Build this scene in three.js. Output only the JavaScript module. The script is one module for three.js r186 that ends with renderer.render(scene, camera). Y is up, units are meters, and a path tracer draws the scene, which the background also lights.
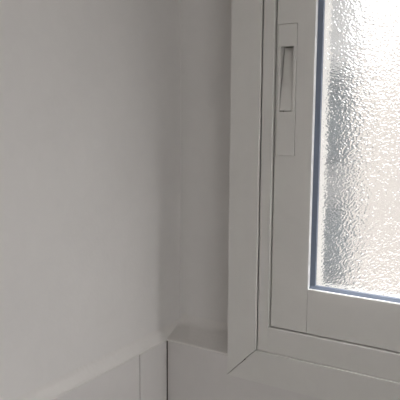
import * as THREE from 'three';
import { mergeGeometries } from 'three/addons/utils/BufferGeometryUtils.js';
import { RoundedBoxGeometry } from 'three/addons/geometries/RoundedBoxGeometry.js';
import { RectAreaLightUniformsLib } from 'three/addons/lights/RectAreaLightUniformsLib.js';

// ---------------------------------------------------------------- camera, sky, light, exposure
const scene = new THREE.Scene();
const Y0 = 1.2;                                   // height of the tiled dado's front edge above the floor
const camera = new THREE.PerspectiveCamera(2 * Math.atan(200 / 607.45) * 180 / Math.PI, 1, 0.02, 60);
camera.position.set(0.4826, Y0 + 0.3059, 0.7128);
const yaw = 0.5623, pitch = -0.131;
camera.lookAt(camera.position.clone().add(new THREE.Vector3(-Math.sin(yaw) * Math.cos(pitch), Math.sin(pitch), -Math.cos(yaw) * Math.cos(pitch))));
camera.rotateZ(0.006);
camera.updateMatrixWorld();
scene.add(camera);

// overcast sky: three times as bright overhead as at the horizon, alike all round
{
  const w = 64, h = 32, d = new Float32Array(w * h * 4);
  for (let j = 0; j < h; j++) for (let i = 0; i < w; i++) {
    const v = (1 + 2 * Math.max(0, Math.sin(((j + 0.5) / h - 0.5) * Math.PI))) / 3;
    d.set([v, v, v * 1.01, 1], (j * w + i) * 4);
  }
  const sky = new THREE.DataTexture(d, w, h, THREE.RGBAFormat, THREE.FloatType);
  sky.mapping = THREE.EquirectangularReflectionMapping; sky.magFilter = THREE.LinearFilter; sky.needsUpdate = true;
  scene.background = sky;
}
scene.backgroundIntensity = 6.0;
const DAYLIGHT = 1.05, SIDE_DAYLIGHT = 1.3, FALL = 1.2;        // daylight scattered into the room by the obscure panes, in view and behind the camera

const renderer = new THREE.WebGLRenderer();
renderer.toneMapping = THREE.LinearToneMapping;
renderer.toneMappingExposure = 1.0;
renderer.shadowMap.enabled = true;
RectAreaLightUniformsLib.init();

// ---------------------------------------------------------------- helpers
let seed = 7;
const rnd = () => { seed = (seed * 1664525 + 1013904223) >>> 0; return seed / 4294967296; };
function noiseGrid(n, cellsX, cellsY) {           // tileable value noise
  const g = new Float32Array(cellsX * cellsY).map(() => rnd()), out = new Float32Array(n * n), s = (t) => t * t * (3 - 2 * t);
  for (let j = 0; j < n; j++) for (let i = 0; i < n; i++) {
    const x = i / n * cellsX, y = j / n * cellsY, x0 = Math.floor(x), y0 = Math.floor(y), u = s(x - x0), v = s(y - y0);
    const a = (p, q) => g[((q % cellsY) + cellsY) % cellsY * cellsX + ((p % cellsX) + cellsX) % cellsX];
    out[j * n + i] = (a(x0, y0) * (1 - u) + a(x0 + 1, y0) * u) * (1 - v) + (a(x0, y0 + 1) * (1 - u) + a(x0 + 1, y0 + 1) * u) * v;
  }
  return out;
}
function texture(n, f, size, srgb = false) {      // f(i) -> 0..1 or [r, g, b]; size = metres covered
  const d = new Uint8Array(n * n * 4);
  for (let i = 0; i < n * n; i++) {
    const v = f(i), c = Array.isArray(v) ? v : [v, v, v];
    for (let k = 0; k < 3; k++) d[i * 4 + k] = Math.max(0, Math.min(255, Math.round(c[k] * 255)));
    d[i * 4 + 3] = 255;
  }
  const t = new THREE.DataTexture(d, n, n);
  t.wrapS = t.wrapT = THREE.RepeatWrapping; t.magFilter = THREE.LinearFilter;
  t.repeat.set(1 / size, 1 / size);
  if (srgb) t.colorSpace = THREE.SRGBColorSpace;
  t.needsUpdate = true;
  return t;
}
// uv in metres, by the way each face points
function metreUV(g) {
  g = g.index ? g.toNonIndexed() : g;
  const p = g.attributes.position, n = g.attributes.normal, uv = new Float32Array(p.count * 2);
  for (let i = 0; i < p.count; i++) {
    const ax = Math.abs(n.getX(i)), ay = Math.abs(n.getY(i)), az = Math.abs(n.getZ(i));
    if (ax >= ay && ax >= az) { uv[2 * i] = p.getZ(i); uv[2 * i + 1] = p.getY(i); }
    else if (ay >= az) { uv[2 * i] = p.getX(i); uv[2 * i + 1] = p.getZ(i); }
    else { uv[2 * i] = p.getX(i); uv[2 * i + 1] = p.getY(i); }
  }
  g.setAttribute('uv', new THREE.BufferAttribute(uv, 2));
  return g;
}
function box(x0, x1, y0, y1, z0, z1, r = 0) {
  const g = r ? new RoundedBoxGeometry(x1 - x0, y1 - y0, z1 - z0, 2, r) : new THREE.BoxGeometry(x1 - x0, y1 - y0, z1 - z0);
  g.translate((x0 + x1) / 2, (y0 + y1) / 2, (z0 + z1) / 2);
  return metreUV(g);
}
const shapeOf = (pts) => new THREE.Shape(pts.map(([x, y]) => new THREE.Vector2(x, y)));
// a plate drawn in x, y; its front face at z1, its back at z0, edges chamfered by b
function plate(pts, z0, z1, b = 0, holes = []) {
  const s = shapeOf(pts);
  for (const h of holes) s.holes.push(new THREE.Path(h.map(([x, y]) => new THREE.Vector2(x, y))));
  const g = new THREE.ExtrudeGeometry(s, { depth: z1 - z0 - b, bevelEnabled: b > 0, bevelThickness: b, bevelSize: b, bevelOffset: -b, bevelSegments: 2, curveSegments: 8 });
  // the bevel also widens the back; the back lies against what carries it
  g.translate(0, 0, z0);
  return metreUV(g);
}
const rect = (x0, x1, y0, y1) => [[x0, y0], [x1, y0], [x1, y1], [x0, y1]];
const rectHole = (x0, x1, y0, y1) => [[x0, y0], [x0, y1], [x1, y1], [x1, y0]];
function mesh(name, geometries, material, parent = scene) {
  const gs = [].concat(geometries);
  const m = new THREE.Mesh(gs.length > 1 ? mergeGeometries(gs) : gs[0], material);
  m.name = name; m.castShadow = m.receiveShadow = true;
  parent.add(m);
  return m;
}
const structure = (o, label) => { o.userData.kind = 'structure'; if (label) o.userData.label = label; return o; };
function group(name, x = 0, y = 0, z = 0) { const g = new THREE.Group(); g.name = name; g.position.set(x, y, z); scene.add(g); return g; }

// ---------------------------------------------------------------- materials
const N = 512, fine = noiseGrid(N, 128, 128), mid = noiseGrid(N, 40, 40), coarse = noiseGrid(N, 8, 8), fleck = noiseGrid(N, 256, 256);
const paintBump = texture(N, (i) => 0.5 * fine[i] + 0.35 * mid[i] + 0.15 * coarse[i], 0.4);
const paintTone = texture(N, (i) => { const v = 0.975 + 0.012 * coarse[i] + 0.008 * mid[i]; return [v, v, v]; }, 0.5, true);
const M = {};
M.paint = new THREE.MeshStandardMaterial({ name: 'painted plaster', color: new THREE.Color().setRGB(0.83, 0.808, 0.79), roughness: 0.75, map: paintTone, bumpMap: paintBump, bumpScale: 0.00012 });
M.ceiling = new THREE.MeshStandardMaterial({ name: 'ceiling paint', color: new THREE.Color().setRGB(0.82, 0.80, 0.78), roughness: 0.9, bumpMap: paintBump, bumpScale: 0.0003 });
M.tile = new THREE.MeshPhysicalMaterial({ name: 'glazed tile', color: new THREE.Color().setRGB(0.77, 0.745, 0.73), roughness: 0.35, map: paintTone });
M.grout = new THREE.MeshStandardMaterial({ name: 'grout', color: new THREE.Color().setRGB(0.16, 0.13, 0.12), roughness: 0.95 });
M.caulk = new THREE.MeshStandardMaterial({ name: 'painted ledge', color: new THREE.Color().setRGB(0.80, 0.775, 0.75), roughness: 0.55, bumpMap: paintBump, bumpScale: 0.0006 });
M.pvc = new THREE.MeshPhysicalMaterial({ name: 'white plastic', color: new THREE.Color().setRGB(0.79, 0.775, 0.745), roughness: 0.38, map: paintTone });
M.bead = new THREE.MeshPhysicalMaterial({ name: 'glossy white bead', color: new THREE.Color().setRGB(0.88, 0.88, 0.88), roughness: 0.16 });
M.gasket = new THREE.MeshStandardMaterial({ name: 'blue-grey gasket', color: new THREE.Color().setRGB(0.145, 0.175, 0.235), roughness: 0.5 });
M.floor = new THREE.MeshStandardMaterial({ name: 'vinyl floor', color: new THREE.Color().setRGB(0.55, 0.51, 0.47), roughness: 0.5 });
M.render = new THREE.MeshStandardMaterial({ name: 'outside render', color: new THREE.Color().setRGB(0.34, 0.34, 0.335), roughness: 0.9 });
M.darkStone = new THREE.MeshStandardMaterial({ name: 'blue-grey stone', color: new THREE.Color().setRGB(0.14, 0.158, 0.17), roughness: 0.85 });
M.midStone = new THREE.MeshStandardMaterial({ name: 'pale stone', color: new THREE.Color().setRGB(0.25, 0.255, 0.26), roughness: 0.85 });
M.paleStone = new THREE.MeshStandardMaterial({ name: 'pale weathered stone', color: new THREE.Color().setRGB(0.42, 0.425, 0.43), roughness: 0.85 });
M.ground = new THREE.MeshStandardMaterial({ name: 'paving', color: new THREE.Color().setRGB(0.55, 0.53, 0.50), roughness: 0.9 });
M.garden = new THREE.MeshStandardMaterial({ name: 'pale garden wall', color: new THREE.Color().setRGB(0.30, 0.28, 0.262), roughness: 0.9 });
// obscure glass: small hammered relief, a little longer across than up
const GN = 1024, ripple = noiseGrid(GN, 190, 250), pebble = noiseGrid(GN, 270, 300), swell = noiseGrid(GN, 40, 60);
const glassBump = texture(GN, (i) => 0.5 * ripple[i] + 0.3 * pebble[i] + 0.2 * swell[i], 0.3);
M.glass = new THREE.MeshPhysicalMaterial({ name: 'obscure glass', color: 0xffffff, transmission: 1, thickness: 0.004, ior: 1.5, roughness: 0.18, bumpMap: glassBump, bumpScale: 0.00078 });

// ---------------------------------------------------------------- measures (metres; heights from the dado's front edge)
const RX = 1.3, RZ = 2.3, RH = 2.4, T = 0.12;     // room and wall thickness
const D1 = 0.0096, D2 = 0.046, YL = 0.0149, ZJ = 0.1081;   // tile face on the left wall, on the window wall, rise of the ledge, first joint
const Zt = 0.0495, Zf = 0.047, Zs = 0.044, Zg = 0.038;
const X1 = 0.1081, X2 = 0.1490, X3 = 0.1650, X4 = 0.2142, X5 = 0.2211;
const Y1 = Y0 - 0.0253, Y2 = Y0 + 0.0166, Y3 = Y0 + 0.0488, Y4 = Y0 + 0.1048, Y5 = Y0 + 0.1071;
const XR = 1.15, YT = Y0 + 0.63;                  // outer right and top of the casing
const W = 0.0409, HB = Y2 - Y1;                   // casing width at the sides, at the bottom
const hole = [X1 + 0.02, XR - 0.02, Y1 + 0.02, YT - 0.02];

// ---------------------------------------------------------------- room shell
structure(mesh('floor', box(-T, RX + T, -0.1, 0, 0, RZ + T), M.floor), 'plain bathroom floor');
structure(mesh('ceiling', box(-T, RX + T, RH, RH + 0.1, 0, RZ + T), M.ceiling), 'plain white ceiling');
const wallLeft = structure(mesh('wall_left', box(-T, 0, 0, RH, -T, RZ + T), M.paint), 'smooth painted wall on the left');
const side = [0.75, 1.65, 0.9, 1.9];              // opening of the low window in the right wall: z from, to, y from, to
structure(mesh('wall_right', [box(RX, RX + T, 0, RH, 0, side[0]), box(RX, RX + T, 0, RH, side[1], RZ + T), box(RX, RX + T, 0, side[2], side[0], side[1]), box(RX, RX + T, side[3], RH, side[0], side[1])], M.paint), 'painted wall with a low window');
structure(mesh('wall_rear', box(0, RX, 0, RH, RZ, RZ + T), M.paint), 'painted wall');
const wallWindow = structure(mesh('wall_window', plate(rect(0, RX + T, 0, RH), -T, 0, 0, [rectHole(...hole)]), M.paint), 'painted wall round the window');

// tiled lower half: left wall
mesh('grout_bed', box(0, D1 - 0.0085, 0, Y0 - 0.0015, 0, RZ), M.grout, wallLeft);
const TW = 0.33, TH = 0.25, GAP = 0.0016;
{
  const rows = []; for (let y = Y0; y > 0.01; y -= TH) rows.push([Math.max(0.0, y - TH) + GAP, y]);
  const cols = [[D2 + 0.0008, ZJ - GAP / 2]]; for (let z = ZJ; z < RZ - 0.01; z += TW) cols.push([z + GAP / 2, Math.min(RZ, z + TW) - GAP / 2]);
  for (const [y0, y1] of rows) for (const [z0, z1] of cols) mesh('tile', box(0.0011, D1, y0, y1 - (y1 === Y0 ? 0.0008 : 0), z0, z1, 0.0006), M.tile, wallLeft);
}
// window wall: built out below the ledge
mesh('dado_core', plate([[0, 0], [RX, 0], [RX, Y0 - 0.002], [hole[1], Y0 - 0.002], [hole[1], hole[2]], [hole[0], hole[2]], [hole[0], Y0 - 0.002], [0, Y0 - 0.002]], 0, D2 - 0.0045), M.grout, wallWindow);
{
  const rows = []; for (let y = Y0 - TH; y > 0.01; y -= TH) rows.push([Math.max(0, y - TH) + GAP, y]);
  const xs = []; for (let x = D1 + 0.0008; x < RX - 0.01; x += TW) xs.push([x, Math.min(RX, x + TW) - GAP]);
  for (const [x0, x1] of xs) {                     // the top row is cut round the window
    const top = Y0 - 0.0008, b = Y0 - TH + GAP, k = hole[2];
    const L = x0 < hole[0] && x1 > hole[0], R = x0 < hole[1] && x1 > hole[1], inside = x0 > hole[0] && x1 < hole[1];
    const pts = inside ? rect(x0, x1, b, k) : L ? [[x0, b], [x1, b], [x1, k], [hole[0], k], [hole[0], top], [x0, top]] : R ? [[x0, b], [x1, b], [x1, top], [hole[1], top], [hole[1], k], [x0, k]] : rect(x0, x1, b, top);
    mesh('tile', plate(pts, D2 - 0.006, D2, 0.0005), M.tile, wallWindow);
    for (const [y0, y1] of rows) mesh('tile', box(x0, x1, y0, y1, D2 - 0.006, D2, 0.0006), M.tile, wallWindow);
  }
}
// ledge on top of the tiles: a smoothed slope up to the plaster
function ledge(depth, rise, len, up) {                 // profile in (out, up), swept along +z
  const s = new THREE.Shape(), r = 0.0018;
  s.moveTo(0, -0.0006); s.lineTo(depth - 0.0002, -0.0006);
  s.lineTo(depth, r * 0.3); s.quadraticCurveTo(depth, r, depth - r, r * 1.25);
  s.quadraticCurveTo(depth * 0.5, rise * 0.5, depth * 0.22, rise * 0.8); s.quadraticCurveTo(depth * 0.03, rise * 0.98, 0, rise + up);
  s.lineTo(0, -0.0006);
  return new THREE.ExtrudeGeometry(s, { depth: len, bevelEnabled: false, curveSegments: 14 });
}
const gl = ledge(D1, YL - 0.003, RZ, 0.005); gl.translate(0, Y0, 0);
structure(mesh('trim_1', metreUV(gl), M.caulk), 'narrow white ledge along the top of the left tiles');
const gw = ledge(D2, YL - 0.002, X1 + 0.02, 0.012); gw.rotateY(-Math.PI / 2); gw.scale(-1, 1, 1);
{ const ix = gw.index; if (!ix) { const p = gw.attributes.position.array; for (let i = 0; i < p.length; i += 9) for (let k = 0; k < 3; k++) { const t = p[i + k]; p[i + k] = p[i + 3 + k]; p[i + 3 + k] = t; } } gw.computeVertexNormals(); }
gw.translate(0, Y0, 0);
structure(mesh('trim_2', metreUV(gw), M.caulk), 'sloping white ledge between the corner and the window');

// ---------------------------------------------------------------- window: casing, fixed frame, far pane
const win = group('window_1', (X1 + XR) / 2, Y0, 0); structure(win, 'white plastic window frame with mitred casing');
const inWin = (name, g, m) => { const o = mesh(name, [].concat(g).map((q) => { q.translate(-win.position.x, -win.position.y, 0); return q; }), m, win); return o; };
const e = 0.0006;
const backB = 0.0005;
// mitred casing boards: front plates plus the returns to the wall
inWin('casing_jamb', [plate([[X1, Y1 + e], [X2, Y2 + e], [X2, YT - W], [X1, YT]], Zt - 0.003, Zt, 0.0007), box(X1 + 0.001, X1 + 0.006, Y1 + 0.002, YT - 0.002, backB, Zt - 0.003)], M.pvc);
inWin('casing_sill', [plate([[X1 + e, Y1], [XR - e, Y1], [XR - W - e, Y2], [X2 + e, Y2]], Zt - 0.003, Zt, 0.0007), box(X1 + 0.006, XR - 0.006, Y1 + 0.002, Y1 + 0.006, D2 + 0.0003, Zt - 0.003)], M.pvc);
inWin('casing_jamb', [plate([[XR, Y1 + e], [XR, YT], [XR - W, YT - W], [XR - W, Y2 + e]], Zt - 0.003, Zt, 0.0007), box(XR - 0.006, XR - 0.001, Y1 + 0.002, YT - 0.002, backB, Zt - 0.003)], M.pvc);
inWin('casing_head', [plate([[X1 + e, YT], [X2 + e, YT - W + e], [XR - W - e, YT - W + e], [XR - e, YT]], Zt - 0.003, Zt, 0.0007), box(X1 + 0.006, XR - 0.006, YT - 0.006, YT - 0.002, backB, Zt - 0.003)], M.pvc);
// fixed frame: an uncut jamb each side, sill and head between
const gap = 0.0015, fz = -0.02, lip = 0.0085;
const HEAD = YT - W - gap - (X3 - X2 - gap);
const FX1 = XR - W - gap, FX0 = FX1 - (X3 - X2), FT = YT - W - gap, SI = X3 - X2 - gap;
inWin('frame_jamb', [box(X2 + gap, X3, Y2 + 0.0006, FT, Zs - lip, Zf, 0.0003), box(hole[0], X3, hole[2], hole[3], fz, Zs - lip), box(X3, X3 + 0.012, Y3, HEAD, fz, 0.0115)], M.pvc);
inWin('frame_jamb', [box(FX0, FX1, Y2 + 0.0006, FT, Zs - lip, Zf, 0.0003), box(FX0, hole[1], hole[2], hole[3], fz, Zs - lip)], M.pvc);
inWin('frame_sill', [box(X3 + 0.0002, FX0 - 0.0002, Y2 + 0.0006, Y3, Zs - lip, Zf, 0.0003), box(X3, FX0, hole[2], Y3, fz, Zs - lip)], M.pvc);
inWin('frame_head', [box(X3 + 0.0002, FX0 - 0.0002, FT - SI, FT, Zs - lip, Zf, 0.0003), box(X3, FX0, FT - SI, hole[3], fz, Zs - lip)], M.pvc);
const XM = 0.65;                                  // where the two sashes meet
// far half: fixed sash behind the sliding one
{
  const a = XM - 0.03, b = FX0, z0 = -0.016, z1 = 0.012, w = 0.046;
  inWin('fixed_sash', [box(a, a + w, Y3, HEAD, z0, z1), box(b - w, b, Y3, HEAD, z0, z1), box(a + w, b - w, Y3, Y4, z0, z1), box(a + w, b - w, HEAD - 0.05, HEAD, z0, z1)], M.pvc);
  inWin('fixed_pane', box(a + w - 0.002, b - w + 0.002, Y4 - 0.002, HEAD - 0.048, -0.004, 0), M.glass);
}

// ---------------------------------------------------------------- sliding sash
const sash = group('sliding_sash', (X3 + XM) / 2, Y3, Zs - 0.02);
sash.userData = { label: 'white sliding window sash with obscure glass and flush latch', category: 'window sash' };
const inSash = (name, g, m, parent = sash) => mesh(name, [].concat(g).map((q) => { q.translate(-sash.position.x, -sash.position.y, -sash.position.z); return q; }), m, parent);
const zb = 0.014, ch = 0.0004;
const LX0 = 0.1690, LX1 = 0.1925, LY0 = Y0 + 0.2645, LY1 = Y0 + 0.417;       // latch plate
const PX0 = 0.1722, PX1 = 0.1887, PY0 = Y0 + 0.3162, PY1 = Y0 + 0.3917;      // finger recess
const sx0 = X3 + 0.0022, sx1 = XM, sy0 = Y3 + 0.0018, sy1 = HEAD - 0.0006, RT = HEAD - 0.052, RS = XM - 0.047;
// the stile's edge to the glass is a slope; the profile is drawn in (x, z) and swept up
function bar(profile, len) { return new THREE.ExtrudeGeometry(shapeOf(profile), { depth: len, bevelEnabled: false }); }
function upright(profile, y0, y1) { const g = bar(profile, y1 - y0); g.rotateX(-Math.PI / 2); g.translate(0, y0, 0); return metreUV(g); }   // (x, -z) profile
const gr = 0.0006;                                // groove round the latch plate
const stileFront = plate(rect(sx0, X4 - ch, sy0, sy1), zb + 0.014, Zs - 0.002, 0, [rectHole(PX0 - 0.0008, PX1 + 0.0008, PY0 - 0.0008, PY1 + 0.0008)]);
const stileFace = plate(rect(sx0, X4 - ch, sy0, sy1), Zs - 0.002, Zs, 0, [rectHole(LX0 - gr, LX1 + gr, LY0 - gr, LY1 + gr)]);
const stileBack = box(sx0, X4 - ch, sy0, sy1, zb - 0.002, zb + 0.014);
const stileEdge = upright([[X4 - ch, -Zs], [X4, -(Zs - ch * 0.9)], [X4, -(zb - 0.002)], [X4 - ch, -(zb - 0.002)]].reverse(), sy0, sy1);
inSash('stile', [stileFront, stileFace, stileBack, stileEdge], M.pvc);
inSash('stile', [box(RS, sx1, sy0, sy1, zb - 0.002, Zs, 0.0012)], M.pvc);
function across(profile, x0, x1) { const g = bar(profile, x1 - x0); g.rotateY(Math.PI / 2); g.translate(x0, 0, 0); return metreUV(g); }     // (-z, y) profile
const j = 0.0006;
inSash('rail', [box(X4 + 0.01, RS - 0.01, Y3, sy0, 0.016, 0.030), across([[-(zb - 0.002), sy0], [-(zb - 0.002), Y4], [-(Zs - ch * 0.9), Y4], [-Zs, Y4 - ch], [-Zs, sy0]], X4 + j, RS - j)], M.pvc);
inSash('rail', [across([[-(zb - 0.002), RT], [-(zb - 0.002), sy1], [-Zs, sy1], [-Zs, RT + ch], [-(Zs - ch * 0.9), RT]], X4 + j, RS - j)], M.pvc);
// gasket: a sloped strip on each side of the pane
const zp = Zg - 0.0045, zo = Zs - 0.0056, gi = X5 - X4;
const gasketGeo = [
  upright([[X4, -zo], [X5, -(zo - 0.0006)], [X5, -zp + 0.0], [X4, -zp]].reverse(), Y4, RT),
  upright([[RS - gi, -(zo - 0.0006)], [RS, -zo], [RS, -zp], [RS - gi, -zp]].reverse(), Y4, RT),
  across([[-zp, Y4], [-zp, Y5 + 0.002], [-(zo - 0.0006), Y5 + 0.002], [-(Zs - 0.0034), Y4]], X4, RS),
  across([[-zp, RT - gi], [-zp, RT], [-zo, RT], [-(zo - 0.0006), RT - gi]], X4, RS),
];
inSash('gasket', gasketGeo, M.gasket);
inSash('glazing_bead', [
  box(X4 - 0.0002, X4 + 0.0006, Y4, RT, zo - 0.0005, Zs - 0.0002, 0.0003), box(RS - 0.0006, RS + 0.0002, Y4, RT, zo - 0.0005, Zs - 0.0002, 0.0003),
  box(X4, RS, Y4 - 0.0002, Y4 + 0.0006, Zs - 0.0038, Zs - 0.0002, 0.0003), box(X4, RS, RT - 0.0006, RT + 0.0002, zo - 0.0005, Zs - 0.0002, 0.0003)], M.bead);
inSash('pane', box(X4 + 0.0002, RS - 0.0002, Y4 + 0.0002, RT - 0.0002, zp - 0.0045, zp - 0.0003), M.glass);
// outer glazing bead
inSash('outer_bead', [
  upright([[X4, -(zp - 0.005)], [X4 + 0.003, -(zp - 0.006)], [X4 + 0.006, -(zb - 0.006)], [X4, -(zb - 0.006)]].reverse(), Y4, RT),
  box(RS - 0.004, RS, Y4, RT, zb - 0.006, zp - 0.005), box(X4 + 0.006, RS - 0.004, Y4, Y4 + 0.002, zb - 0.006, zp - 0.005), box(X4 + 0.006, RS - 0.004, RT - 0.004, RT, zb - 0.006, zp - 0.005)], M.pvc);
// latch
const latch = inSash('latch_plate', plate(rect(LX0, LX1, LY0, LY1), Zs - 0.002, Zs + 0.0006, 0.0004, [rectHole(PX0, PX1, PY0, PY1)]), M.pvc);
{
  const dTop = 0.0110, th = 0.002, f = Zs + 0.0004, b0 = PY0 + 0.0013, t0 = PY1 - 0.0005;
  const g = bar([[-f, b0], [-(f - dTop), t0], [-(f - dTop - th), t0], [-(f - th), b0]].reverse(), PX1 - PX0 - 0.0008);
  g.rotateY(Math.PI / 2); g.translate(PX0 + 0.0004, 0, 0);
  inSash('latch_lever', metreUV(g), M.pvc, latch);
}

// daylight scattered inwards by each obscure pane
// Skylight slants downwards, and the relief keeps most of its slant: narrow strips across the pane, each turned down by `fall`.
function paneLight([x, y, z], w, h, strength, turn, fall = 0, strips = 1) {
  for (let i = 0; i < strips; i++) {
    const hs = h / strips, l = new THREE.RectAreaLight(0xffffff, strength, w, hs), out = 0.5 * hs * Math.sin(fall);
    l.name = 'window_daylight'; l.color.setRGB(1.0, 0.99, 0.975);
    l.position.set(x - out * Math.sin(turn), y + (i + 0.5) * hs - h / 2, z - out * Math.cos(turn));
    l.rotation.set(-fall, turn, 0, 'YXZ');
    scene.add(l);
  }
}
paneLight([(X5 + RS - gi) / 2, (Y5 + RT - gi) / 2, zp + 0.0006], RS - gi - X5, RT - gi - Y5, DAYLIGHT, Math.PI, FALL, 20);
paneLight([(XM + FX0 - 0.03) / 2, (Y4 + HEAD - 0.05) / 2, 0.002], FX0 - XM - 0.07, HEAD - 0.05 - Y4, DAYLIGHT, Math.PI, FALL, 8);

// second window, low in the right wall behind the camera
{
  const [a, b, c, d] = side, w2 = group('window_2', RX, c, (a + b) / 2), k = 0.05, x = RX + 0.07; structure(w2, 'low white plastic window behind the camera');
  const put = (name, g, mat) => { g.translate(-w2.position.x, -c, -w2.position.z); mesh(name, g, mat, w2); };
  put('frame_jamb', box(RX, x, c, d, a, a + k), M.pvc); put('frame_jamb', box(RX, x, c, d, b - k, b), M.pvc);
  put('frame_sill', box(RX, x, c, c + k, a + k, b - k), M.pvc); put('frame_head', box(RX, x, d - k, d, a + k, b - k), M.pvc);
  put('pane', box(RX + 0.03, RX + 0.034, c + k, d - k, a + k, b - k), M.glass);
  paneLight([RX + 0.028, (c + d) / 2, (a + b) / 2], b - a - 2 * k, d - c - 2 * k, SIDE_DAYLIGHT, Math.PI / 2);
}

// ---------------------------------------------------------------- outside
// stone jamb of the opening, block by block
{
  const blocks = [[hole[2], 0.10, 'midStone'], [Y0 + 0.08, 0.11, 'darkStone'], [Y0 + 0.192, 0.055, 'midStone'], [Y0 + 0.249, 0.115, 'darkStone'], [Y0 + 0.366, hole[3] - Y0 - 0.366, 'paleStone']];
  for (const [y, h, m] of blocks) mesh('jamb_stone', box(hole[0], hole[0] + 0.075, y + 0.001, y + h, -T - 0.01, fz - 0.001, 0.003), M[m], wallWindow);
}
structure(mesh('wall_outside', plate(rect(-T, RX + T, -0.1, RH + 0.1), -T - 0.055, -T - 0.01, 0, [rectHole(hole[0] + 0.07, ...hole.slice(1))]), M.render), 'outer face of the house wall');
const ground = structure(mesh('ground', box(-8, 10, -0.3, -0.11, -8, 10), M.ground), 'pale paving outside the window');
const garden = mesh('garden_wall', box(-6, 8, -0.11, 2.15, -4.2, -4.0), M.garden);
garden.userData = { label: 'pale wall blurred behind the obscure glass', category: 'wall', kind: 'structure' };

renderer.render(scene, camera);
